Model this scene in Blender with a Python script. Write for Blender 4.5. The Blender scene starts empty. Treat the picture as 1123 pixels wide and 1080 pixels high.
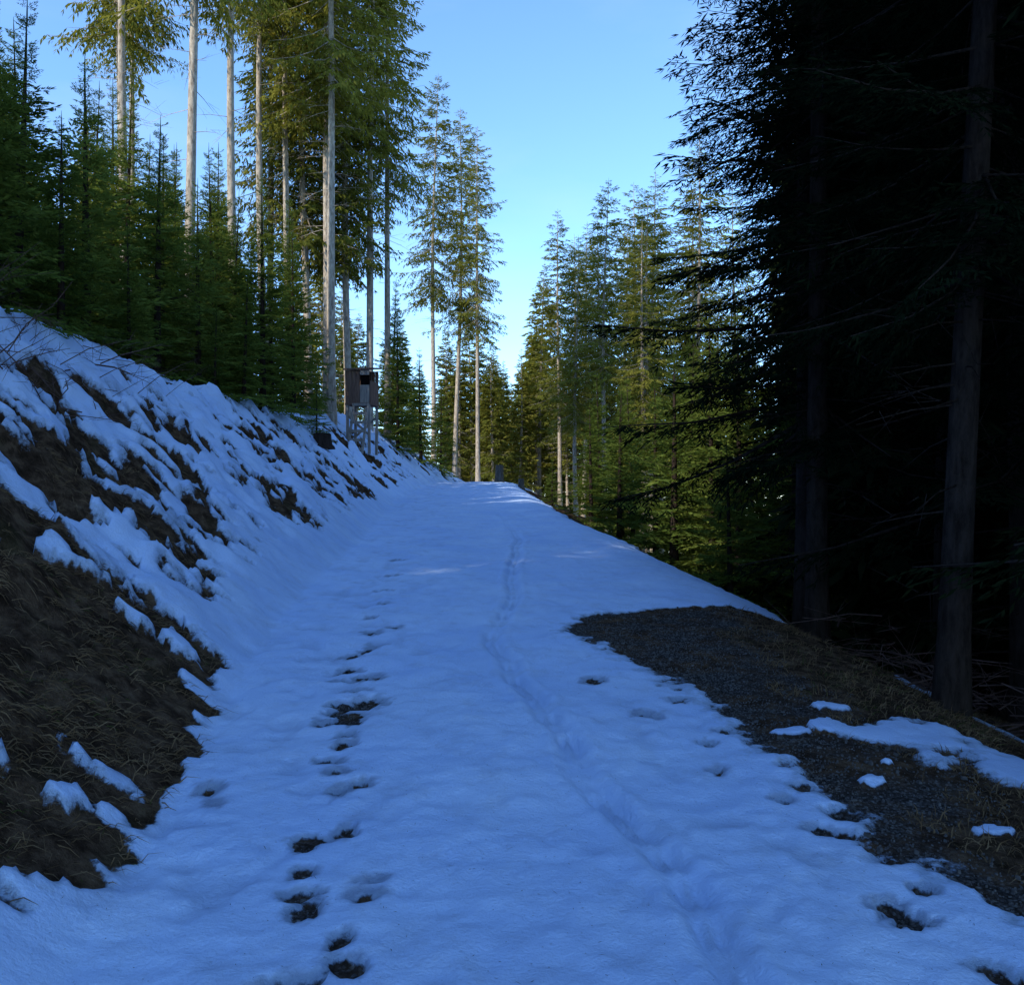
import bpy, math, random
import numpy as np
from mathutils import Vector

SUN_AZ, SUN_EL = 226.0, 32.0
scene = bpy.context.scene
scene.view_settings.view_transform = 'Standard'
scene.view_settings.look = 'None'
scene.view_settings.exposure = 0

# ---------------------------------------------------------------- noise
def _h(ix, iy, s):
    n = (ix.astype(np.int64) * 374761393 + iy.astype(np.int64) * 668265263 + s * 974711) & 0xffffffff
    n = ((n ^ (n >> 13)) * 1274126177) & 0xffffffff
    n = n ^ (n >> 16)
    return (n & 0xffff) / 65535.0

def vn(x, y, s=0):
    x = np.asarray(x, float); y = np.asarray(y, float)
    ix = np.floor(x); iy = np.floor(y)
    fx = x - ix; fy = y - iy
    fx = fx * fx * (3 - 2 * fx); fy = fy * fy * (3 - 2 * fy)
    a = _h(ix, iy, s); b = _h(ix + 1, iy, s); c = _h(ix, iy + 1, s); d = _h(ix + 1, iy + 1, s)
    return ((a * (1 - fx) + b * fx) * (1 - fy) + (c * (1 - fx) + d * fx) * fy) * 2 - 1

def fbm(x, y, s=0, o=4):
    r = 0; a = 1.0; t = 0
    for i in range(o):
        r = r + a * vn(x * 2 ** i + 17.3 * i, y * 2 ** i - 9.1 * i, s + i); t += a; a *= 0.5
    return r / t

def sstep(a, b, x):
    t = np.clip((x - a) / (b - a), 0, 1)
    return t * t * (3 - 2 * t)

# ---------------------------------------------------------------- terrain
def I(y, xp, fp): return np.interp(y, xp, fp)
def foot(y): return I(y, [-60, 0, 3, 4, 7, 10, 14, 20, 27, 35, 44, 60], [2.5, -1.2, -1.38, -1.5, -2.0, -2.3, -2.45, -2.9, -3.4, -3.3, -3.1, -2])
def redge(y): return I(y, [-60, 0, 5, 8, 9.2, 13, 18, 21, 29, 41, 60], [7, 2.9, 2.75, 2.6, 2.4, 1.95, 1.4, 1.0, .45, -.35, 1.5])
def bankH(y): return I(y, [-40, 0, 9, 15, 24, 30, 36, 44, 60], [3.3, 3.3, 3.2, 2.6, 2.3, 2.65, 2.5, 1.3, .3])

def zroad(y):
    y = np.asarray(y, float)
    k = 3.0
    t = (y - 43) / k
    sp = k * np.where(t > 30, t, np.log1p(np.exp(np.minimum(t, 30))))
    return 0.054 * y - 0.10 * sp

def zbase(x, y):
    x = np.asarray(x, float); y = np.asarray(y, float)
    z = zroad(y)
    w = foot(y) - x
    H = bankH(y); Wd = H * 1.10 + .2
    t = np.clip(w / Wd, 0, 1)
    prof = H * (t ** 1.25 * (1 - 0.15 * t) / 0.85)
    z = z + np.where(w > 0, prof, 0)
    wu = np.maximum(w - Wd, 0)
    z = z + 0.20 * np.minimum(wu, 60)
    v = x - redge(y)
    k = .25
    sp = k * np.where(v / k > 30, v / k, np.log1p(np.exp(np.minimum(v / k, 30))))
    z = z - 0.52 * np.minimum(sp, 28) - .04 * np.maximum(sp - 28, 0)
    z = z + sstep(.1, 1.5, w) * (.22 * fbm(x * .9, y * .9, 5) + .10 * vn(x * 3.1, y * 3.1, 9) + .05 * vn(x * 7.1, y * 7.1, 8))
    z = z + sstep(0, 1.5, v) * .2 * fbm(x * .8, y * .8, 15)
    z = z + .028 * fbm(x * 1.3, y * .9, 31)
    return z

FP = [(2.67,-.63,1),(2.78,-.53,1),(2.90,-.56,1),(3.10,-.72,.8),(3.22,-.77,.7),(3.38,-.80,1),(3.64,-.85,.9),(3.72,-.70,.6),
      (3.31,-.52,.45),(3.20,-.53,.5),(4.13,-.80,.7),(4.20,-.72,.4),(4.52,-.95,.7),(4.75,-.90,.8),(4.92,-.93,.8),(5.15,-1.07,1.1),(5.22,-.97,1.1),(5.35,-1.0,.9),
      (5.50,-1.02,1.2),(5.56,-.90,1),(5.82,-1.04,.6),(6.1,-1.17,.8),(6.2,-1.02,.7),(6.45,-1.2,.7),(6.9,-1.25,1),(7.05,-1.15,.9),(7.2,-1.12,.6),(7.66,-1.19,.8),(7.9,-1.05,.6),(8.3,-1.3,.7),(9,-1.3,.7),(9.8,-1.42,.6),(11,-1.5,.5),(12.4,-1.6,.5),
      (2.62,-.70,1),(4.35,-.86,.35),(4.0,-1.35,.25),(4.15,-1.42,.2),
      (2.71,1.48,.8),(2.66,1.57,.7),(3.02,1.34,1),(3.10,1.32,.7),(3.22,1.50,.7),(3.47,1.52,.8),(3.72,1.30,.8),(3.70,1.38,.7),(4.04,1.24,.6),(4.4,1.02,.6),(4.8,1.06,.7),
      (4.19,1.38,.8),(5.3,.8,.4),(6.1,.56,.35),(5.0,1.2,.7),(3.9,1.45,.9),(5.6,1.05,.5)]
TR = [(2.2,.72),(2.71,.67),(3.12,.64),(3.68,.53),(4.28,.35),(4.97,.28),(6.03,.06),(7.3,-.16),(8.06,-.13),(9.26,.04),(11.3,-.01),(15.1,.14),(22,-.4),(30,-1.2),(40,-1.5)]

def fields(x, y):
    n1 = fbm(x * 2.2, y * 2.2, 40); n2 = fbm(x * 9, y * 9, 44, 3); n3 = fbm(x * 4.5, y * 4.5, 48, 3)
    s = np.full(x.shape, .6)
    slush = np.zeros(x.shape)
    w = foot(y) - x
    H = bankH(y); Wd = H * 1.10 + .2
    q = w / Wd
    st = fbm(x * .9 + y * .5 + .5 * n1, y * 1.6 - x * .4 + .5 * n1, 60, 5)
    st2 = fbm(x * .5, y * .6, 66, 3)
    yo = y - .45 * np.clip(w, 0, 2.5)
    bare = I(yo, [-5, 2.9, 3.4, 3.7, 4.3, 5.5, 7, 8.5, 11, 15, 22, 32], [.2, .1, .6, .92, .72, .55, .44, .37, .33, .30, .25, .22])
    near = 1 - sstep(5.5, 8, y)
    prof = sstep(.03 - .06 * near, .20 - .15 * near, q + .06 * n1 + .04 * n3) * (1 - .45 * sstep(.75, 1.0, q))
    bankf = .46 - (bare * 1.05 * prof) + st * .90 + st2 * .2 + n1 * .48 + n3 * .60 + n2 * .34
    s = np.where(w > 0, np.minimum(.6, np.where(prof > 0, bankf * prof + .5 * (1 - prof), .6)), s)
    up = q > 1.0
    s = np.where(up, .05 + st * .7 + n1 * .5 - .25 * sstep(1.0, 1.6, q), s)
    ge = I(y, [-30, 2.4, 3.09, 3.4, 3.77, 4.17, 4.8, 5.7, 6.53, 7.66, 8.4, 8.9, 9.1], [3, 2.1, 1.79, 1.64, 1.55, 1.45, 1.36, 1.26, .93, .46, .75, 1.5, 2.4])
    ge = ge + .16 * n1 + .18 * n2
    g = (ge - x) * 1.3
    s = np.where(y < 9.1, np.minimum(s, g), s)
    g2 = (redge(y) + .45 + .35 * n1 + .08 * n2 - x) * 1.4
    s = np.where(y >= 7.9, np.minimum(s, np.where(y < 9.1, np.maximum(g, np.minimum(g2, (y - 8.68 + .9 * n1 + .4 * n3 + .15 * n2) * 1.0)), g2)), s)
    def blob(cx, cy, rx, ry, k=1.0):
        d = np.sqrt(((x - cx) / rx) ** 2 + ((y - cy) / ry) ** 2)
        return (1 - d + .6 * n1 + .3 * n2) * k
    for b in [(2.75, 4.55, .75, .55), (2.35, 5.05, .38, .35), (1.98, 5.55, .12, .10), (1.84, 5.12, .13, .11), (3.1, 4.1, .8, .45),
              (3.6, 7.7, .35, .3), (1.72, 4.25, .07, .04), (2.05, 3.75, .09, .04), (1.55, 5.0, .12, .07), (1.9, 4.5, .05, .03)]:
        s = np.maximum(s, blob(*b) * .8)
    s = np.maximum(s, np.where(x > redge(y) + .5, fbm(x * .8, y * .8, 77) * .9 - .42 - .7 * sstep(2.5, 5, x - redge(y)), -1))
    dh = np.zeros(x.shape)
    nearm = (y < 14) & (y > 2) & (np.abs(x) < 2.2)
    rr = random.Random(3)
    for (fy, fx, k) in FP:
        rx = .062 * rr.uniform(.8, 1.35); ry = .056 * rr.uniform(.8, 1.35)
        if fy > 5: ry *= 1.4; rx *= 1.3
        a = rr.uniform(-.5, .5)
        m = nearm & (np.abs(x - fx) < .3) & (np.abs(y - fy) < .35)
        if not m.any(): continue
        X = x[m] - fx; Y = y[m] - fy
        U = X * math.cos(a) + Y * math.sin(a); V = -X * math.sin(a) + Y * math.cos(a)
        d = np.sqrt((U / rx) ** 2 + (V / ry) ** 2) + .35 * vn(x[m] * 13, y[m] * 13, 88) + .3 * vn(x[m] * 34, y[m] * 34, 89)
        dh[m] -= .011 * (1 - sstep(.75, 1.25, d)) * (.5 + .5 * k)
        s[m] = np.minimum(s[m], (d - .88) * .40 + (1 - k) * .22 + .24 * np.maximum(0, vn(x[m] * 22, y[m] * 40, 87)))
        slush[m] = np.maximum(slush[m], 1 - sstep(.85, 1.5, d))
    tx = np.interp(y, [p[0] for p in TR], [p[1] for p in TR]) + .03 * vn(y * 2.1, y * 0, 90)
    d = np.abs(x - tx)
    amp = sstep(1.9, 2.4, y) * (1 - sstep(10, 24, y)) * 2.0
    wob = .5 + .5 * vn(y * 7.5, x * 3, 91)
    wob2 = .5 + .5 * vn(y * 15, x * 9, 93)
    dh -= amp * (.012 + .018 * wob + .014 * wob2) * np.exp(-((d - .030) / .030) ** 2) * (.35 + .65 * wob)
    dh += amp * .010 * (.3 + .7 * wob2) * np.exp(-((d - .12) / .035) ** 2)
    slush = np.maximum(slush, .5 * np.exp(-(d / .055) ** 2) * wob * sstep(1.9, 2.4, y) * (1 - sstep(10, 22, y)))
    d = x - (foot(y) + .65 + .1 * vn(y * .7, y * 0, 95))
    dh -= .035 * np.exp(-(d / .22) ** 2) * sstep(4, 7, y) * (.6 + .4 * vn(x * 2, y * 2.5, 96))
    th = sstep(-.02, .12, s)
    thick = .026 + .08 * sstep(0, .6, w) + .015 * st2 + .06 * sstep(8.8, 10, y) * sstep(-1, 0, x - redge(y))
    dh += th * thick - .035
    tramp = np.maximum(0, fbm(x * 5.5, y * 4.5, 101, 3) - .12) * (np.exp(-((x + 1.0 + .06 * y) / .8) ** 2) + .7 * np.exp(-((x - 1.0) / .7) ** 2) * (y < 9))
    dh -= th * .05 * tramp
    slush = np.maximum(slush, np.clip(tramp * .9, 0, .35))
    dh += th * (.018 * fbm(x * 3.5, y * 3.5, 97, 3) + .006 * vn(x * 13, y * 13, 98) + .003 * vn(x * 27, y * 27, 92))
    dh += (1 - th) * (.045 * fbm(x * 7, y * 7, 99, 3)) * sstep(0, .3, w)
    dh += (1 - th) * (.006 * vn(x * 20, y * 20, 100))
    gv = (1 - sstep(1.75, 2.25, x + .45 * n1)) * (y < 9.3) * (x > -1.35)
    fields.slush = slush
    return s, gv.astype(float), dh

def zfull(x, y):
    x = np.atleast_1d(np.asarray(x, float)); y = np.atleast_1d(np.asarray(y, float))
    return zbase(x, y) + fields(x, y)[2]

def grow(start, step, rate, end):
    out = []; v = start
    while abs(v - start) < abs(end - start):
        step *= rate; v += step; out.append(v)
    return out
core = list(np.arange(-6.4, 3.9, .020))
xs = np.array(sorted(grow(-6.4, -.021, 1.07, -320) + core + grow(core[-1], .021, 1.07, 320)))
ys = [2.0]
while ys[-1] < 55: ys.append(ys[-1] + .0065 * max(ys[-1], 2.2))
ys = np.array(sorted(grow(2.0, -.02, 1.09, -150) + ys + grow(ys[-1], .36, 1.06, 600)))
GX, GY = np.meshgrid(xs, ys)
S, G, DH = fields(GX, GY)
SL = fields.slush
GZ = zbase(GX, GY) + DH
ny, nx = GX.shape

def add_mesh(name, V, F, mats, mi=None, smooth=False, link=True):
    me = bpy.data.meshes.new(name)
    V = np.ascontiguousarray(V, dtype=np.float32); F = np.ascontiguousarray(F, dtype=np.int32)
    me.vertices.add(len(V)); me.vertices.foreach_set('co', V.ravel())
    me.loops.add(F.size); me.loops.foreach_set('vertex_index', F.ravel())
    me.polygons.add(len(F))
    me.polygons.foreach_set('loop_start', np.arange(0, F.size, F.shape[1], dtype=np.int32))
    for m in mats: me.materials.append(m)
    if mi is not None: me.polygons.foreach_set('material_index', np.ascontiguousarray(mi, dtype=np.int32))
    me.update(calc_edges=True)
    sm = np.zeros(len(F), dtype=bool) if not smooth else np.ones(len(F), dtype=bool)
    if mi is not None and smooth == 'bark': sm = np.asarray(mi) == 0
    me.polygons.foreach_set('use_smooth', sm)
    if not link: return me
    ob = bpy.data.objects.new(name, me); scene.collection.objects.link(ob)
    return ob

# ---------------------------------------------------------------- materials
def newmat(name):
    m = bpy.data.materials.new(name); m.use_nodes = True
    nt = m.node_tree; nt.nodes.clear()
    return m, nt
def N(nt, t, **kw):
    n = nt.nodes.new(t)
    for k, v in kw.items(): setattr(n, k, v)
    return n
def L(nt, a, b): nt.links.new(a, b)
def ramp(nt, fac, stops):
    r = N(nt, 'ShaderNodeValToRGB'); L(nt, fac, r.inputs[0])
    e = r.color_ramp.elements
    while len(e) < len(stops): e.new(.5)
    for el, (p, c) in zip(e, stops):
        el.position = p; el.color = (*c, 1) if len(c) == 3 else c
    return r
def mixc(nt, fac, a, b):
    m = N(nt, 'ShaderNodeMix', data_type='RGBA')
    if hasattr(fac, 'links'): L(nt, fac, m.inputs[0])
    else: m.inputs[0].default_value = fac
    for s, v in ((6, a), (7, b)):
        if hasattr(v, 'links'): L(nt, v, m.inputs[s])
        else: m.inputs[s].default_value = (*v, 1)
    return m.outputs[2]
def math_(nt, op, a, b=None, c=None):
    m = N(nt, 'ShaderNodeMath', operation=op)
    for i, v in enumerate((a, b, c)):
        if v is None: continue
        if hasattr(v, 'links'): L(nt, v, m.inputs[i])
        else: m.inputs[i].default_value = v
    return m.outputs[0]

def ground_mat():
    m, nt = newmat('snowy_ground')
    tc = N(nt, 'ShaderNodeTexCoord'); P = tc.outputs['Object']
    def noise(sc, det=5, rough=.6):
        n = N(nt, 'ShaderNodeTexNoise'); n.inputs['Scale'].default_value = sc
        n.inputs['Detail'].default_value = det; n.inputs['Roughness'].default_value = rough
        L(nt, P, n.inputs['Vector']); return n.outputs[0]
    at = N(nt, 'ShaderNodeAttribute', attribute_name='snowf')
    ag = N(nt, 'ShaderNodeAttribute', attribute_name='gravel')
    asl = N(nt, 'ShaderNodeAttribute', attribute_name='slush')
    nf = noise(26, 3, .7)
    sm = math_(nt, 'ADD', at.outputs['Fac'], math_(nt, 'MULTIPLY', math_(nt, 'SUBTRACT', nf, .5), .24))
    mr = N(nt, 'ShaderNodeMapRange', interpolation_type='SMOOTHSTEP'); L(nt, sm, mr.inputs[0])
    mr.inputs[1].default_value = -.03; mr.inputs[2].default_value = .06
    mask = mr.outputs[0]
    e1 = ramp(nt, noise(7, 5, .7), [(.25, (.014, .009, .006)), (.45, (.050, .031, .020)), (.6, (.115, .073, .045)), (.8, (.19, .13, .08))])
    moss = ramp(nt, noise(1.7, 3), [(.55, (0, 0, 0)), (.72, (.5, .5, .5))])
    e2 = mixc(nt, moss.outputs[0], e1.outputs[0], (.040, .042, .016))
    vo = N(nt, 'ShaderNodeTexVoronoi'); vo.inputs['Scale'].default_value = 70; L(nt, P, vo.inputs['Vector'])
    gs = N(nt, 'ShaderNodeSeparateColor'); L(nt, vo.outputs['Color'], gs.inputs[0])
    g1 = ramp(nt, gs.outputs[0], [(0, (.035, .031, .029)), (.6, (.080, .072, .068)), (.9, (.13, .12, .115)), (1, (.22, .21, .20))])
    gd = ramp(nt, vo.outputs['Distance'], [(.3, (1, 1, 1)), (.75, (.4, .4, .4))])
    mg = N(nt, 'ShaderNodeMix', data_type='RGBA', blend_type='MULTIPLY'); mg.inputs[0].default_value = 1
    L(nt, g1.outputs[0], mg.inputs[6]); L(nt, gd.outputs[0], mg.inputs[7])
    gm = mixc(nt, ramp(nt, noise(3, 3), [(.40, (0, 0, 0)), (.62, (1, 1, 1))]).outputs[0], mg.outputs[2], e1.outputs[0])
    bare = mixc(nt, ag.outputs['Fac'], e2, gm)
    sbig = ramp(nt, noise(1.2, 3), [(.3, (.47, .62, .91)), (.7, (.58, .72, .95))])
    dirt = ramp(nt, noise(4.5, 6, .75), [(.50, (0, 0, 0)), (.80, (.45, .45, .45))])
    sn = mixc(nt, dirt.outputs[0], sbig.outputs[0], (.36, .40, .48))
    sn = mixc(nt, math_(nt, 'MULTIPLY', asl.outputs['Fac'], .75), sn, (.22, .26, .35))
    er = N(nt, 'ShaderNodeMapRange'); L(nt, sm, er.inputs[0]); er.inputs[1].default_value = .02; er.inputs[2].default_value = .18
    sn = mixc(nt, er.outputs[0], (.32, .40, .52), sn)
    col = mixc(nt, mask, bare, sn)
    bs = N(nt, 'ShaderNodeBsdfDiffuse'); L(nt, col, bs.inputs['Color'])
    b1 = N(nt, 'ShaderNodeBump'); b1.inputs['Strength'].default_value = .75; b1.inputs['Distance'].default_value = .012
    hs = math_(nt, 'MULTIPLY', noise(45, 4, .7), 1.2)
    he = math_(nt, 'MULTIPLY', noise(30, 4, .75), 3.0)
    hm = N(nt, 'ShaderNodeMix', data_type='FLOAT'); L(nt, mask, hm.inputs[0]); L(nt, he, hm.inputs[2]); L(nt, hs, hm.inputs[3])
    L(nt, hm.outputs[0], b1.inputs['Height']); L(nt, b1.outputs[0], bs.inputs['Normal'])
    o = N(nt, 'ShaderNodeOutputMaterial'); L(nt, bs.outputs[0], o.inputs[0])
    return m

def foliage_mat(name, dark, mid, light, trans=.3):
    m, nt = newmat(name)
    tc = N(nt, 'ShaderNodeTexCoord'); oi = N(nt, 'ShaderNodeObjectInfo')
    n = N(nt, 'ShaderNodeTexNoise'); n.inputs['Scale'].default_value = 1.6; n.inputs['Detail'].default_value = 3; n.inputs['Roughness'].default_value = .85
    L(nt, tc.outputs['Object'], n.inputs['Vector'])
    f = math_(nt, 'ADD', n.outputs[0], math_(nt, 'MULTIPLY', math_(nt, 'SUBTRACT', oi.outputs['Random'], .5), .22))
    r = ramp(nt, f, [(.32, dark), (.5, mid), (.70, light)])
    d = N(nt, 'ShaderNodeBsdfDiffuse'); L(nt, r.outputs[0], d.inputs['Color'])
    sh = d
    if trans > 0:
        t = N(nt, 'ShaderNodeBsdfTranslucent')
        tcol = mixc(nt, .5, r.outputs[0], (light[0] * 1.6, light[1] * 1.4, light[2] * .6)); L(nt, tcol, t.inputs[0])
        mx = N(nt, 'ShaderNodeMixShader'); mx.inputs[0].default_value = trans
        L(nt, d.outputs[0], mx.inputs[1]); L(nt, t.outputs[0], mx.inputs[2]); sh = mx
    o = N(nt, 'ShaderNodeOutputMaterial'); L(nt, sh.outputs[0], o.inputs[0])
    return m

def simple_noise_mat(name, c1, c2, scale=(8, 8, 8), bump=.4, rough=.85, dist=.02):
    m, nt = newmat(name)
    tc = N(nt, 'ShaderNodeTexCoord'); mp = N(nt, 'ShaderNodeMapping'); mp.inputs['Scale'].default_value = scale
    L(nt, tc.outputs['Object'], mp.inputs[0])
    n = N(nt, 'ShaderNodeTexNoise'); n.inputs['Scale'].default_value = 1; n.inputs['Detail'].default_value = 4; n.inputs['Roughness'].default_value = .7
    L(nt, mp.outputs[0], n.inputs['Vector'])
    r = ramp(nt, n.outputs[0], [(.3, c1), (.7, c2)])
    b = N(nt, 'ShaderNodeBsdfDiffuse'); L(nt, r.outputs[0], b.inputs['Color'])
    if bump:
        bp = N(nt, 'ShaderNodeBump'); bp.inputs['Strength'].default_value = bump; bp.inputs['Distance'].default_value = dist
        L(nt, n.outputs[0], bp.inputs['Height']); L(nt, bp.outputs[0], b.inputs['Normal'])
    o = N(nt, 'ShaderNodeOutputMaterial'); L(nt, b.outputs[0], o.inputs[0])
    return m

M_ground = ground_mat()
M_needle = foliage_mat('spruce_needles', (.042, .056, .013), (.140, .152, .030), (.275, .262, .055), .35)
M_needle_young = foliage_mat('young_spruce_needles', (.028, .050, .013), (.088, .132, .028), (.20, .245, .055), .32)
M_needle_dark = foliage_mat('shade_painted_needles', (.004, .008, .004), (.009, .015, .007), (.018, .026, .010), 0)  # shaded copy of the spruce needles: forest shade put into the colour
M_bark = simple_noise_mat('spruce_bark', (.18, .14, .11), (.60, .52, .42), (14, 14, 4), .8, .9, .02)
M_bark_dark = simple_noise_mat('dark_spruce_bark', (.018, .013, .011), (.055, .042, .036), (14, 14, 4), .8, .9, .02)  # near-black copy of the bark, forest shade put into its colour
M_grass = simple_noise_mat('dry_grass_blades', (.06, .037, .020), (.25, .165, .09), (5, 5, 5), 0, .8)
M_stone = simple_noise_mat('gravel_stone', (.04, .037, .036), (.16, .15, .145), (20, 20, 20), 0, .9, .005)
M_wood = simple_noise_mat('weathered_boards', (.085, .050, .040), (.24, .155, .12), (25, 25, 2), .5, .85, .01)
M_grey = simple_noise_mat('grey_wood', (.16, .14, .125), (.38, .34, .30), (20, 20, 3), .5, .85, .01)
M_litter = simple_noise_mat('needle_litter', (.015, .011, .008), (.06, .042, .025), (10, 10, 10), 0, .9)
M_dark = simple_noise_mat('shade_and_stump_dark', (.004, .004, .004), (.010, .009, .008), (5, 5, 5), 0, .9)  # near-black: painted interior shade of the stand, also a stump top

idx = np.arange(nx * ny).reshape(ny, nx)
F = np.stack([idx[:-1, :-1], idx[:-1, 1:], idx[1:, 1:], idx[1:, :-1]], -1).reshape(-1, 4)
ground = add_mesh('ground', np.stack([GX, GY, GZ], -1).reshape(-1, 3), F, [M_ground], None, True)
for nm, arr in (('snowf', S), ('gravel', G), ('slush', SL)):
    a = ground.data.attributes.new(nm, 'FLOAT', 'POINT'); a.data.foreach_set('value', arr.astype(np.float32).ravel())

# ---------------------------------------------------------------- trees
def quads_tube(pts, rad, n=3):
    pts = np.asarray(pts, float); V = []
    for i, p in enumerate(pts):
        d = pts[min(i + 1, len(pts) - 1)] - pts[max(i - 1, 0)]; d /= (np.linalg.norm(d) + 1e-9)
        u = np.cross(d, [0, 0, 1.0]) if abs(d[2]) < .9 else np.cross(d, [1.0, 0, 0]); u /= np.linalg.norm(u)
        w = np.cross(d, u)
        for k in range(n):
            a = 2 * math.pi * k / n
            V.append(p + rad[i] * (math.cos(a) * u + math.sin(a) * w))
    V = np.array(V); F = []
    for i in range(len(pts) - 1):
        for k in range(n):
            F.append([i * n + k, i * n + (k + 1) % n, (i + 1) * n + (k + 1) % n, (i + 1) * n + k])
    return V, np.array(F)

def kites(P, D, Wv, tl, tw):
    a = P; b = P + D * (tl * .45)[:, None] + Wv * (tw * .5)[:, None]
    c = P + D * tl[:, None]; d = P + D * (tl * .45)[:, None] - Wv * (tw * .5)[:, None]
    return np.stack([a, b, c, d], 1)

def branch_template(Lb, spc, tl, tw, sag, hang, seed, wide=.40, rnd=1.0):
    r = np.random.default_rng(seed)
    n = max(4, int(Lb / spc)); Ps = []; Ds = []; Ws = []; TLs = []
    def axis(t): return np.array([Lb * t, .04 * Lb * math.sin(3 * t + seed), -sag * Lb * t * (1.25 - t) * 1.3])
    for i in range(n):
        t = .08 + .92 * (i + r.uniform(0, .9)) / n
        t = min(t, 1)
        base = axis(t)
        for sd in (-1, 1):
            if r.random() < .1: continue
            env = min(1, .35 + 2.2 * t)
            ln = wide * Lb * (1.03 - t) ** .65 * env * r.uniform(.65, 1.15) + tl * .6
            ang = math.radians(r.uniform(42, 68)) * (1 - .35 * t) * sd
            dr = np.array([math.cos(ang), math.sin(ang), r.uniform(-.15, .1)])
            q = np.arange(tl * .15, ln, spc * .7)
            if len(q) == 0: q = np.array([.01])
            pos = base + dr * q[:, None]; pos[:, 2] -= hang * q ** 1.6 * r.uniform(.6, 1.3)
            tan = np.tile(dr, (len(q), 1)); tan[:, 2] -= hang * 1.6 * q ** .6
            tan /= np.linalg.norm(tan, axis=1)[:, None]
            for s2 in (-1, 1):
                side = np.cross(tan, [0, 0, 1.0]); side /= np.linalg.norm(side, axis=1)[:, None]
                d = tan * .75 + side * s2 * .55 + r.normal(0, .18, (len(q), 3)); d[:, 2] -= hang * .35
                d /= np.linalg.norm(d, axis=1)[:, None]
                up = np.array([0, 0, 1.0]) + r.normal(0, rnd, (len(q), 3))
                w = np.cross(d, up); w /= np.linalg.norm(w, axis=1)[:, None]
                Ps.append(pos); Ds.append(d); Ws.append(w); TLs.append(tl * r.uniform(.6, 1.2, len(q)))
            Ps.append(pos[-1:]); Ds.append(tan[-1:]); Ws.append(np.array([[0., 1, 0]])); TLs.append(np.array([tl]))
    Ps = np.concatenate(Ps); Ds = np.concatenate(Ds); Ws = np.concatenate(Ws); TLs = np.concatenate(TLs)
    K = kites(Ps, Ds, Ws, TLs, np.full(len(Ps), tw) * r.uniform(.7, 1.25, len(Ps)))
    wv, wf = quads_tube([axis(t) for t in (0, .33, .66, 1)], [.011 * Lb, .008 * Lb, .005 * Lb, .002 * Lb])
    return K.reshape(-1, 3), wv, wf

TEMPL = {}
def get_templates(kind):
    if kind in TEMPL: return TEMPL[kind]
    cfg = {
        'near': ((.7, 1.5, 2.6), .095, .12, .020, .16, .35, .36),
        'old': ((.8, 1.6, 2.6), .22, .27, .065, .25, .85, .30),
        'young': ((.5, 1.0, 1.8), .125, .15, .040, .06, .12, .42),
        'far': ((1.0, 2.0, 3.0), .42, .50, .15, .15, .45, .36),
    }[kind]
    TEMPL[kind] = [[branch_template(l, cfg[1], cfg[2], cfg[3], cfg[4], cfg[5], 100 * j + i + 7, cfg[6]) for i in range(3)] + [l] for j, l in enumerate(cfg[0])]
    return TEMPL[kind]

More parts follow.
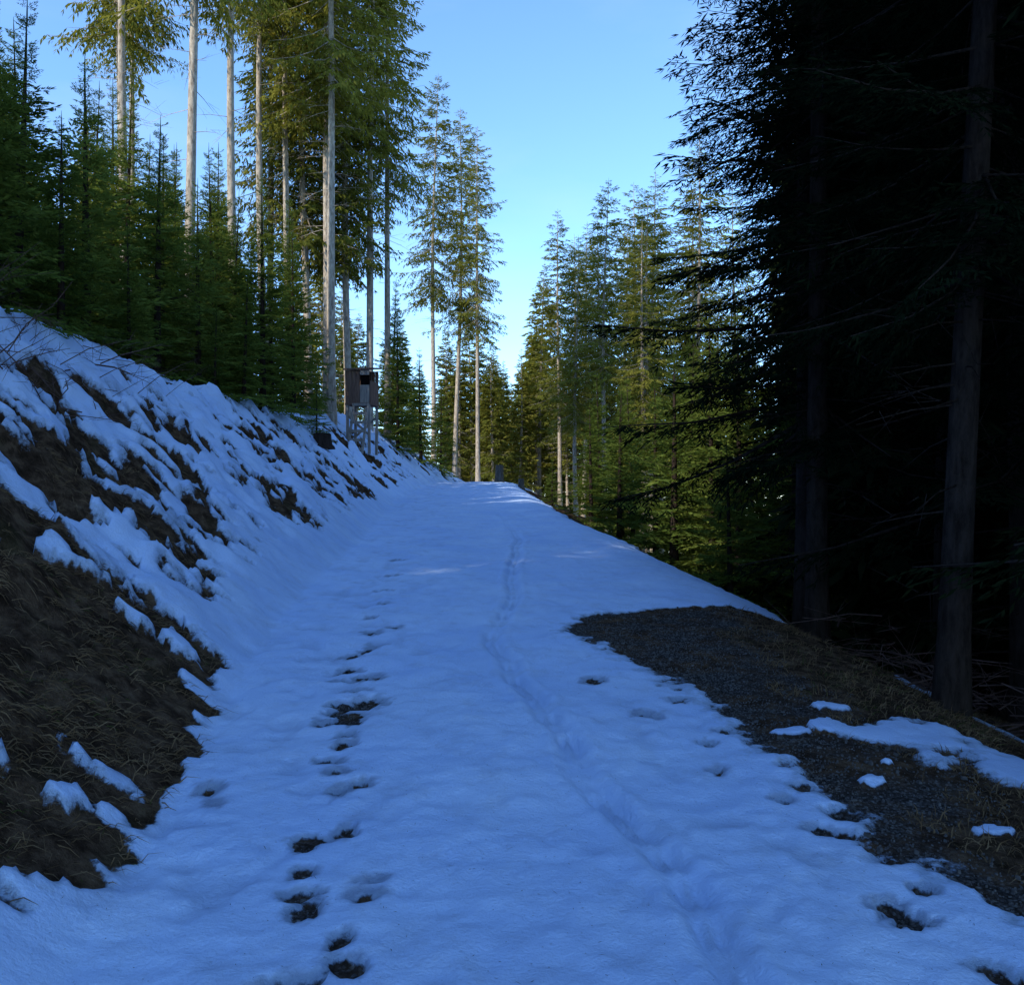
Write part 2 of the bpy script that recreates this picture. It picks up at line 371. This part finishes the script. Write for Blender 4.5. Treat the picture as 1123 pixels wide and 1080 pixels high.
def make_tree(name, H, R, h0, kind, seed, mats, trunk_r, whorl=.42, per=6, power=.8, gaps=.0, stubs=0, topup=35, lowdown=-12, lean=0.0):
    r = np.random.default_rng(seed); T = get_templates(kind)
    Vs = []; Fs = []; Ms = []; off = 0
    def push(V, F, mi):
        nonlocal off
        Vs.append(V); Fs.append(F + off); Ms.append(np.full(len(F), mi)); off += len(V)
    ph = r.uniform(0, 6, 2)
    def tp(h):
        return np.array([.10 * math.sin(h * .21 + ph[0]) - .10 * math.sin(ph[0]) + lean * h, .10 * math.sin(h * .17 + ph[1]) - .10 * math.sin(ph[1]), h])
    hs = np.linspace(-1.2, H, 22)
    rad = [trunk_r * (1.35 if h < 0 else (1 + .3 * math.exp(-h * 2.2))) * max(.03, (1 - max(h, 0) / H)) ** .75 for h in hs]
    v, f = quads_tube([tp(h) for h in hs], rad, 10); push(v, f, 0)
    h = h0
    while h < H - .12:
        fr = (H - h) / (H - h0)
        base = R * fr ** power * (.8 + .4 * r.random())
        k = per if fr > .12 else 4
        a0 = r.uniform(0, 6.28)
        for b in range(k):
            if r.random() < gaps: continue
            ln = max(.18, base * r.uniform(.62, 1.15))
            hh = h + r.uniform(-.5, .5) * whorl
            if hh > H - .05: hh = H - .1
            az = a0 + b * 6.283 / k + r.normal(0, .22)
            pit = math.radians(lowdown + (topup - lowdown) * (1 - fr) ** 1.3 + r.normal(0, 6))
            ti = int(np.argmin([abs(t[-1] - ln) for t in T])); tt = T[ti]
            K, wv, wf = tt[r.integers(0, 3)]; s = ln / tt[-1]
            cp, sp_ = math.cos(pit), math.sin(pit); ca, sa = math.cos(az), math.sin(az)
            roll = r.normal(0, .25); cr, sr = math.cos(roll), math.sin(roll)
            Rx = np.array([[1, 0, 0], [0, cr, -sr], [0, sr, cr]])
            Ry = np.array([[cp, 0, -sp_], [0, 1, 0], [sp_, 0, cp]])
            Rz = np.array([[ca, -sa, 0], [sa, ca, 0], [0, 0, 1]])
            M = (Rz @ Ry @ Rx).T * s; p = tp(hh)
            push(K @ M + p, np.arange(len(K)).reshape(-1, 4), 1)
            push(wv @ M + p, wf, 0)
        h += whorl * (.55 + .45 * fr)
    p = tp(H - .3); v, f = quads_tube([p, p + [0, 0, .5]], [.02, .004]); push(v, f, 1)
    for i in range(stubs):
        hh = r.uniform(.8, h0 + 1.0); az = r.uniform(0, 6.28); ln = r.uniform(.25, 1.3) * (1.2 if hh > h0 * .5 else .7)
        p = tp(hh); d = np.array([math.cos(az), math.sin(az), -.12])
        v, f = quads_tube([p, p + d * ln * .5 + [0, 0, -.02], p + d * ln + [0, 0, -.1 * ln]], [.014, .009, .003]); push(v, f, 0)
        for j in range(3):
            q = p + d * ln * r.uniform(.4, .95); e = d * .2 + r.normal(0, .15, 3)
            v, f = quads_tube([q, q + e * 1.2], [.005, .002]); push(v, f, 0)
    return add_mesh(name, np.concatenate(Vs), np.concatenate(Fs), mats, np.concatenate(Ms), 'bark', link=False)

OLD = [make_tree('tall_spruce_mesh', H, R, h0, 'old', sd, [M_bark, M_needle], .165, .50, 5, .55, .18, 26, 30, -22)
       for (H, R, h0, sd) in ((25, 2.4, 8.5, 1), (27, 2.3, 12.0, 2), (23, 2.4, 7.0, 3), (26, 2.2, 14.5, 4))]
YOUNG = [make_tree('young_spruce_mesh', H, R, .25, 'young', sd, [M_bark_dark, M_needle_young], .09, .28, 6, .95, .06, 0, 42, -4)
         for (H, R, sd) in ((6.0, 1.35, 11), (7.5, 1.5, 12), (5.0, 1.25, 13))]
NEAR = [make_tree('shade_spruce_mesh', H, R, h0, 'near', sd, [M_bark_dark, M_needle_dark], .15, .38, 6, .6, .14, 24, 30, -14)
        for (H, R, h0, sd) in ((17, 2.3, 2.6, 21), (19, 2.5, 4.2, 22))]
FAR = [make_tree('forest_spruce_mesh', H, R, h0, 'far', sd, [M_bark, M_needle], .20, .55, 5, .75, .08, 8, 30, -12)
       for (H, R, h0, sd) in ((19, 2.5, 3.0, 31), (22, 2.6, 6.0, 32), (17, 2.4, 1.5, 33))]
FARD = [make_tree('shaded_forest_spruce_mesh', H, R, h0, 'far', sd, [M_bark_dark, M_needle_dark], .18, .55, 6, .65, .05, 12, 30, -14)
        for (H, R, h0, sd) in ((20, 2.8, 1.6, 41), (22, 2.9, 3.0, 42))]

rng = random.Random(12)
placed = []
def put(mesh, x, y, name, s=1.0, sz=None, rot=None, coll=None, sink=.05):
    ob = bpy.data.objects.new(name, mesh)
    z = float(zbase(np.array([x]), np.array([y]))[0])
    ob.location = (x, y, z - sink); ob.scale = (s, s, sz if sz else s)
    ob.rotation_euler = (rng.uniform(-.02, .02), rng.uniform(-.02, .02), rng.uniform(0, 6.28) if rot is None else rot)
    (coll or scene.collection).objects.link(ob); placed.append((x, y)); return ob

for (x, y, k, s) in [(-11.2, 26, 3, .95), (-9.3, 25.5, 1, 1.0), (-8.7, 28, 3, .95), (-8.9, 32, 3, .95), (-8.3, 33, 1, .9), (-7.9, 34.5, 2, 1),
                     (-6.3, 31, 1, 1.0), (-6.9, 33, 1, .95), (-6.6, 36, 2, 1.0), (-5.9, 36.5, 1, 1.0), (-13.5, 31, 1, 1),
                     (-5.4, 38.5, 1, .92), (-7.6, 37, 2, .95), (-9.6, 35, 0, .9), (-15.5, 36, 3, .95)]:
    put(OLD[k], x, y, 'spruce_tree', s)
for (x, y, k, s) in [(-4.6, 52, 1, .86), (-3.5, 54, 1, .84), (-2.0, 52, 1, .78)]:
    put(OLD[k], x, y, 'spruce_tree', s * 1.1, s)
for (x, y, k, s) in [(2.7, 50, 0, .66), (3.9, 54, 2, .74), (5.2, 50, 0, .70), (6.4, 52, 2, .78), (7.3, 46, 0, .80), (8.4, 50, 2, .85), (9.6, 46, 0, .8), (4.8, 60, 0, .8), (8, 60, 1, .9), (11, 54, 2, .9), (12.5, 48, 0, .9),
                     (4.7, 45, 1, .66), (6.2, 41, 2, .72), (8.4, 39, 0, .8), (3.3, 46, 0, .58), (5.4, 37, 2, .6)]:
    put(OLD[k], x, y, 'spruce_tree', s * 1.2, s)
for (x, y, k, s) in [(-5.9, 21, 0, .92), (-6.8, 17, 0, .85), (-7.2, 15, 2, 1.05), (-7.3, 13, 0, .85), (-6.7, 20, 1, .75), (-6.3, 10.8, 0, .7), (-6.4, 26, 1, .75),
                     (-8.3, 19, 1, .85), (-8.8, 16, 1, .8), (-5.9, 8.8, 2, .6), (-9.5, 21, 1, .95), (-7.8, 23.5, 1, .9), (-6.2, 12.2, 2, .6), (-6.3, 14.6, 2, .5), (-5.8, 17.3, 2, .35),
                     (-5.4, 24.5, 2, .35), (-7, 28, 1, .9), (-8.9, 27, 0, 1), (-4.9, 38, 1, .85), (-4.3, 42, 0, .9), (-5.6, 41, 1, 1), (-3.7, 46, 0, .8), (-10.5, 18, 1, 1), (-11, 23, 1, 1.0), (-7.4, 9.2, 0, .6), (-7.0, 7.4, 1, .4),
                     (-9.8, 8, 0, .95), (-10.3, 10, 1, .85), (-9.6, 12, 0, 1.0), (-10.6, 14, 1, .9), (-8.4, 11, 0, .8), (-9.2, 24, 1, .9), (-10.4, 27.5, 1, 1), (-9.8, 30.3, 1, .95), (-7.7, 30.5, 0, .9), (-11.3, 33, 1, 1),  # the nearest of these stand out of view, added to shade the road
                     (-8.4, 21.3, 1, .8), (-7.6, 25.7, 0, .85), (-11.8, 20.3, 1, 1.05), (-12, 29, 1, 1.05), (-6.5, 18.4, 0, .75), (-6.2, 23, 0, .7), (-5.75, 19, 2, .55), (-6.9, 21.8, 1, .7),
                     (-11.9, 6.5, 1, 1.0), (-12.2, 8.8, 1, .95), (-11.8, 11, 1, .95), (-12.4, 13, 1, 1.0), (-12.2, 15.3, 1, 1), (-12.5, 17.4, 1, 1), (-9.2, 9.6, 1, .75), (-8.9, 13.6, 1, .8), (-9.9, 16.3, 0, 1)]:  # out-of-view rows added to keep sun streaks off the road
    put(YOUNG[k], x, y, 'young_spruce_tree', s)
for (x, y, k, s) in [(3.1, 17, 2, .85), (4.1, 16, 0, .85), (4.3, 19, 1, .8), (3.4, 21, 0, .75), (2.9, 24, 2, .8), (2.5, 28, 2, .75), (5.4, 20, 1, .9), (4.8, 24, 1, .9), (3.6, 29, 0, .85), (1.4, 31, 2, .35), (5.5, 28, 1, 1),
                     (3.4, 13.8, 2, .5), (4.4, 14.0, 2, .8), (3.3, 33, 1, .8), (4.8, 35, 1, .9), (6.3, 24, 1, 1.1), (6.8, 29, 1, 1.2)]:
    put(YOUNG[k], x, y, 'young_spruce_tree', s * 1.1, s)
for (x, y, k, s, r_) in [(3.45, 10.4, 0, 1.0, 2.2), (3.12, 6.3, 1, .74, 2.0), (3.3, 9.6, 1, .8, None), (5.0, 8.6, 0, 1, None), (5.6, 11.5, 1, 1, None), (4.6, 6.2, 1, .9, None), (4.7, 4.4, 0, 1.0, None), (7.2, 9.5, 0, 1.1, None), (7.5, 13.5, 1, 1.1, None)]:
    put(NEAR[k], x, y, 'shaded_spruce_tree', s, rot=r_)
for (x, y, k) in [(6.7, 16.6, 0), (7.6, 19.6, 1), (8.6, 23.2, 0), (9.6, 27, 1), (6.2, 13.6, 0)]:
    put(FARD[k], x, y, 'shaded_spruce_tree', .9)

def forest(name, meshes, pts, srange, fixed=None):
    c = bpy.data.collections.new(name + '_trees')
    for (x, y) in pts:
        s_ = rng.uniform(*srange)
        put(rng.choice(meshes), x, y, name + '_tree', s_ if fixed is None else fixed, None if fixed is None else s_, coll=c)
    e = bpy.data.objects.new(name, None); e.instance_type = 'COLLECTION'; e.instance_collection = c
    scene.collection.objects.link(e)
def scatter(n, x0, x1, y0, y1, dmin, ok):
    out = []; t = 0
    while len(out) < n and t < n * 40:
        t += 1
        x, y = rng.uniform(x0, x1), rng.uniform(y0, y1)
        if not ok(x, y): continue
        if any((x - a) ** 2 + (y - b) ** 2 < dmin ** 2 for a, b in placed + out): continue
        out.append((x, y))
    return out
forest('dark_forest', FARD, scatter(64, 5, 24, 0, 32, 2.3, lambda x, y: x > max(5.4, .28 * y + 3.2)), (.85, 1.15))
forest('hillside_forest', FAR, scatter(34, -44, -9, 40, 80, 3.6, lambda x, y: x > -.75 * y), (.6, .8))
forest('hillside_young_growth', YOUNG, scatter(32, -24, -11, 14, 40, 2.0, lambda x, y: x < -.32 * y - 1.0 and x > -.68 * y - 5), (.8, 1.1))
forest('valley_forest', FAR, scatter(48, -12, 40, 60, 100, 3.2, lambda x, y: x < .7 * y), (.6, .85))
forest('distant_thicket', FAR, scatter(30, -5, 9, 60, 76, 1.5, lambda x, y: True), (.5, .68))
forest('rear_forest', FARD, scatter(42, -32, -9, -26, 0, 3.0, lambda x, y: y < .83 * x + 6.5), (1.15, 1.35))  # unseen trees behind camera, edge shaped to shade the foreground only
forest('sunblock_thicket', FARD, [(-14.2, 1.2), (-14, 3.0), (-14.2, 4.8), (-14, 6.6), (-14.2, 8.2), (-16, .2), (-16.2, 1.9), (-16, 3.6), (-16.1, 5.3), (-18.1, 0), (-18, 1.7), (-18.2, 3.4), (-17.2, 6.4), (-15.2, 7.6), (-12.9, 7.6)], (.47, .54), 1.05)  # unseen trees added beside the camera to block a sun band on the road

# ---------------------------------------------------------------- dry grass, pebbles, litter
nr = np.random.default_rng(5)
def blades(n, x0, x1, y0, y1, cond, lmin, lmax, name, mat, wid=.006, upw=.5):
    x = nr.uniform(x0, x1, n); y = y0 + (y1 - y0) * nr.uniform(0, 1, n) ** 1.5
    s, g, dh = fields(x, y)
    cl = fbm(x * 3, y * 3, 120, 3)
    k = cond(x, y, s, g) & (cl > nr.uniform(-.6, .5, n)); x, y = x[k], y[k]; z = zbase(x, y) + dh[k]
    e = .05
    gx = (zbase(x + e, y) - zbase(x - e, y)) / (2 * e); gy = (zbase(x, y + e) - zbase(x, y - e)) / (2 * e)
    m = len(x); down = np.stack([-gx, -gy, -(gx ** 2 + gy ** 2)], -1)
    d = down * .9 + nr.normal(0, .45, (m, 3)); d[:, 2] += upw * nr.uniform(.2, 1.2, m)
    d /= np.linalg.norm(d, axis=1)[:, None]
    ln = nr.uniform(lmin, lmax, m)
    P = np.stack([x, y, z - .008], -1)
    W = np.cross(d, nr.normal(0, 1, (m, 3))); W /= np.linalg.norm(W, axis=1)[:, None]
    wd = wid * nr.uniform(.6, 1.4, m)
    mid = P + d * (ln * .5)[:, None]
    d2 = d + down * .4 + np.array([0, 0, -.7]); d2 /= np.linalg.norm(d2, axis=1)[:, None]
    tip = mid + d2 * (ln * .5)[:, None]
    a = P - W * wd[:, None] * .5; b = P + W * wd[:, None] * .5; c = mid + W * wd[:, None] * .4; dd = mid - W * wd[:, None] * .4
    t1 = tip + W * wd[:, None] * .08; t2 = tip - W * wd[:, None] * .08
    V = np.stack([a, b, c, dd, t1, t2], 1).reshape(-1, 3)
    o = np.arange(m) * 6
    F = np.concatenate([np.stack([o, o + 1, o + 2, o + 3], -1), np.stack([o + 3, o + 2, o + 4, o + 5], -1)])
    return add_mesh(name, V, F, [mat])
blades(110000, -6.6, -1.3, 2.9, 14, lambda x, y, s, g: (s < .03) & (x < foot(y) + .15), .04, .14, 'dry_grass', M_grass, .005, .5)
blades(60000, 1.5, 5.0, 3, 12, lambda x, y, s, g: (s < .0) & (g < .7), .03, .10, 'dry_grass', M_grass, .005, .6)
M_green = simple_noise_mat('green_grass_blades', (.03, .042, .012), (.08, .090, .025), (5, 5, 5), 0, .8)
blades(26000, -6.6, 4.5, 2.9, 12, lambda x, y, s, g: (s < .0) & (g < .3) & ((x < foot(y)) | (x > 1.9)) & (fbm(x * .8, y * .8, 130) > .1), .03, .09, 'green_grass', M_green, .005, .7)

n = 16000
x = nr.uniform(.3, 2.5, n); y = 2.8 + 6.5 * nr.uniform(0, 1, n) ** 1.3
s, g, dh = fields(x, y); k = (s < .03) & (g > .2)
x2 = nr.uniform(-1.4, 1.6, 12000); y2 = nr.uniform(2.5, 8, 12000); s2, g2, dh2 = fields(x2, y2); k2 = (s2 < -.03) & (g2 > .2)
x = np.concatenate([x[k], x2[k2]]); y = np.concatenate([y[k], y2[k2]]); z = zfull(x, y)
m = len(x); sz = nr.uniform(.003, .009, m) * (1 + (nr.random(m) > .97) * 1.5)
cube = np.array([[-1, -1, -1], [1, -1, -1], [1, 1, -1], [-1, 1, -1], [-.7, -.7, 1], [.7, -.7, 1], [.7, .7, 1], [-.7, .7, 1]], float) * .6
V = cube[None] * sz[:, None, None] * nr.uniform(.6, 1.3, (m, 1, 3)) * nr.uniform(.75, 1.25, (m, 8, 3))
a = nr.uniform(0, 6.28, m); ca, sa = np.cos(a)[:, None], np.sin(a)[:, None]
V = np.stack([V[..., 0] * ca - V[..., 1] * sa, V[..., 0] * sa + V[..., 1] * ca, V[..., 2]], -1) + np.stack([x, y, z + .001], -1)[:, None]
cf = np.array([[3, 2, 1, 0], [4, 5, 6, 7], [0, 1, 5, 4], [1, 2, 6, 5], [2, 3, 7, 6], [3, 0, 4, 7]])
F = (cf[None] + (np.arange(m) * 8)[:, None, None]).reshape(-1, 4)
add_mesh('gravel', V.reshape(-1, 3), F, [M_stone])

n = 4600
x = nr.uniform(-5, 2.4, n); y = 2.5 + 16 * nr.uniform(0, 1, n) ** 1.6; z = zfull(x, y) + .003
m = n; a = nr.uniform(0, 6.28, m); ln = nr.uniform(.004, .016, m) * (1 + (nr.random(m) > .97) * 3); wd = nr.uniform(.0012, .003, m)
d = np.stack([np.cos(a), np.sin(a), nr.normal(0, .1, m)], -1); w = np.stack([-np.sin(a), np.cos(a), np.zeros(m)], -1)
K = kites(np.stack([x, y, z], -1), d, w, ln, wd)
add_mesh('needle_litter', K.reshape(-1, 3), np.arange(m * 4).reshape(-1, 4), [M_litter])

def twigs(name, c, spread, n, lmin, lmax, mat, up=.3, rad=.006):
    Vs = []; Fs = []; off = 0
    for i in range(n):
        px = c[0] + nr.normal(0, spread[0]); py = c[1] + nr.normal(0, spread[1])
        pz = float(zfull(px, py)[0]) + abs(nr.normal(0, spread[2]))
        a = nr.uniform(0, 6.28); ln = nr.uniform(lmin, lmax)
        d = np.array([math.cos(a), math.sin(a), nr.uniform(-.1, up)])
        pts = [np.array([px, py, pz]) + d * ln * t + np.array([0, 0, -.15 * ln * t * t]) + nr.normal(0, .02 * ln, 3) for t in (0, .33, .66, 1)]
        r0 = rad * nr.uniform(.6, 1.8)
        v, f = quads_tube(pts, [r0, r0 * .8, r0 * .6, r0 * .3], 4); Vs.append(v); Fs.append(f + off); off += len(v)
        for j in range(5):
            t = nr.uniform(.3, .95); q = pts[0] + (pts[3] - pts[0]) * t; e = d * .3 + nr.normal(0, .35, 3)
            v, f = quads_tube([q, q + e * ln * .22, q + e * ln * .4], [r0 * .4, r0 * .3, r0 * .15], 3); Vs.append(v); Fs.append(f + off); off += len(v)
    return add_mesh(name, np.concatenate(Vs), np.concatenate(Fs), [mat])
M_twig = simple_noise_mat('dead_twigs', (.05, .030, .026), (.17, .11, .095), (9, 9, 9), 0, .9)
twigs('brush_pile', (3.9, 8.3), (.35, .5, .16), 90, .4, 1.1, M_twig, .35)
twigs('brush_pile', (4.3, 6.6), (.4, .5, .12), 50, .4, 1.1, M_twig, .3)
twigs('bare_shrub', (-5.2, 8.6), (.3, .5, .08), 60, .4, 1.1, M_twig, 1.0, .005)
twigs('bare_shrub', (-5.4, 11), (.3, .8, .08), 40, .3, .9, M_twig, .8, .005)

# ---------------------------------------------------------------- built objects
def box(V, F, c, s, rot=None):
    c = np.array(c); pts = np.array([[i, j, k] for i in (-.5, .5) for j in (-.5, .5) for k in (-.5, .5)]) * np.array(s)
    if rot is not None: pts = pts @ rot.T
    o = sum(len(v) for v in V); V.append(pts + c)
    F.append(np.array([[0, 1, 3, 2], [4, 6, 7, 5], [0, 4, 5, 1], [2, 3, 7, 6], [0, 2, 6, 4], [1, 5, 7, 3]]) + o)
def part(name, boxes, mat, parent):
    V = []; F = []
    for b in boxes: box(V, F, *b)
    ob = add_mesh(name, np.concatenate(V), np.concatenate(F), [mat]); ob.parent = parent
    bv = ob.modifiers.new('b', 'BEVEL'); bv.width = .006; bv.segments = 1
    return ob
def rotx(a): c, s = math.cos(a), math.sin(a); return np.array([[1, 0, 0], [0, c, -s], [0, s, c]])
def roty(a): c, s = math.cos(a), math.sin(a); return np.array([[c, 0, s], [0, 1, 0], [-s, 0, c]])
hs_ = bpy.data.objects.new('hunting_stand', None); scene.collection.objects.link(hs_)
hx, hy = -5.15, 30.5
hs_.location = (hx, hy, float(zbase(np.array([hx]), np.array([hy]))[0]) - .05); hs_.rotation_euler = (0, 0, -.2)
hs_.scale = (.92, .92, 1.16)
W2 = .42
part('legs', [((sx * W2, sy * .40, .65), (.09, .09, 1.5), rotx(sy * -.03)) for sx in (-1, 1) for sy in (-1, 1)], M_grey, hs_)
part('floor', [((0, 0, 1.37), (1.0, .95, .06))], M_wood, hs_)
wb = []
for i in range(7):
    wb.append(((-.42 + i * .14, .42, 1.9), (.132, .025, 1.0)))
    for sx in (-1, 1): wb.append(((sx * .47, -.36 + i * .12, 1.72), (.025, .114, .64)))
    if i < 4: wb.append(((-.42 + i * .14, -.43, 1.88), (.132, .025, .96)))
part('walls', wb, M_wood, hs_)
part('front_panel', [((.27, -.46, 1.66), (.36, .03, .52)), ((.27, -.46, 2.29), (.36, .03, .16))], M_grey, hs_)
part('window_shade_plate', [((.27, -.40, 2.06), (.34, .01, .30))], M_dark, hs_)  # dark plate paints the shaded interior behind the window
part('roof', [((0, 0, 2.44), (1.12, 1.1, .05), rotx(.10))], M_wood, hs_)
lad = []
for sx in (-1, 1): lad.append(((sx * .28 + .14, -.80, .62), (.08, .07, 1.6), rotx(-.42)))
for i in range(6): lad.append(((.14, -1.12 + i * .12, .0 + .02 + i * .265), (.64, .05, .08)))
part('ladder', lad, M_grey, hs_)
part('braces', [((0, -.41, .75), (1.05, .04, .07), roty(.6)), ((0, .41, .75), (1.05, .04, .07), roty(-.6))], M_grey, hs_)

def stump(name, x, y, r, h, mat, top):
    V = []; n = 16
    lv = [(-.2, 1.4), (.0, 1.25), (.15, 1.05), (.6, .97), (1.0, .93), (1.0, .85), (1.02, .02)]
    rr = nr.uniform(.9, 1.1, n)
    for (t, k) in lv:
        for i in range(n):
            a = 6.283 * i / n; q = r * k * rr[i] * nr.uniform(.96, 1.04)
            V.append([q * math.cos(a), q * math.sin(a), t * h + (nr.uniform(-.02, .02) if t >= 1 else 0)])
    F = []; mi = []
    for l in range(len(lv) - 1):
        for i in range(n): F.append([l * n + i, l * n + (i + 1) % n, (l + 1) * n + (i + 1) % n, (l + 1) * n + i]); mi.append(1 if l >= 4 else 0)
    ob = add_mesh(name, V, F, [mat, top], mi); ob.location = (x, y, float(zfull(x, y)[0])); return ob
M_stump = simple_noise_mat('stump_wood', (.05, .045, .04), (.16, .145, .13), (20, 20, 3), .5, .85, .01)
stump('tree_stump', -.58, 40.5, .19, .78, M_stump, M_stump)
stump('tree_stump', .45, 43.0, .15, .5, M_stump, M_stump)
stump('tree_stump', -4.85, 22.6, .24, .32, M_bark_dark, M_dark)

# ---------------------------------------------------------------- light, sky, camera
az, el = math.radians(SUN_AZ), math.radians(SUN_EL)
Sd = Vector((math.sin(az) * math.cos(el), math.cos(az) * math.cos(el), math.sin(el)))
sl = bpy.data.lights.new('sun', 'SUN'); sl.energy = 5.0; sl.angle = math.radians(.53); sl.color = (1, .92, .76)
so = bpy.data.objects.new('sun', sl); so.rotation_euler = Sd.to_track_quat('Z', 'Y').to_euler(); so.location = (-30, -10, 40); scene.collection.objects.link(so)
w = bpy.data.worlds.new('World'); scene.world = w; w.use_nodes = True; nt = w.node_tree; nt.nodes.clear()
sky = N(nt, 'ShaderNodeTexSky', sky_type='NISHITA'); sky.sun_disc = False; sky.sun_elevation = el; sky.sun_rotation = az
sky.altitude = 1000; sky.air_density = 1.0; sky.dust_density = .2; sky.ozone_density = 2.8
tint = N(nt, 'ShaderNodeMix', data_type='RGBA', blend_type='MULTIPLY'); tint.inputs[0].default_value = 1
L(nt, sky.outputs[0], tint.inputs[6]); tint.inputs[7].default_value = (.84, 1.04, 1.18, 1)
tcw = N(nt, 'ShaderNodeTexCoord'); mpw = N(nt, 'ShaderNodeMapping'); mpw.inputs['Scale'].default_value = (1.5, 1.5, 5); mpw.inputs['Rotation'].default_value = (.3, .5, 0)
L(nt, tcw.outputs['Generated'], mpw.inputs[0])
nw = N(nt, 'ShaderNodeTexNoise'); nw.inputs['Scale'].default_value = 2.2; nw.inputs['Detail'].default_value = 5; L(nt, mpw.outputs[0], nw.inputs['Vector'])
cr_ = ramp(nt, nw.outputs[0], [(.48, (0, 0, 0)), (.8, (.14, .14, .14))])
cl = mixc(nt, cr_.outputs[0], tint.outputs[2], (3.2, 3.4, 3.6))
bg = N(nt, 'ShaderNodeBackground'); bg.inputs[1].default_value = .335
L(nt, cl, bg.inputs[0]); wo = N(nt, 'ShaderNodeOutputWorld'); L(nt, bg.outputs[0], wo.inputs[0])

cam = bpy.data.cameras.new('camera'); cam.lens = 31.18; cam.sensor_width = 36; cam.clip_end = 3000; cam.clip_start = .05
co = bpy.data.objects.new('camera', cam); co.location = (0, 0, 1.6); co.rotation_euler = (math.radians(90), 0, 0)
scene.collection.objects.link(co); scene.camera = co
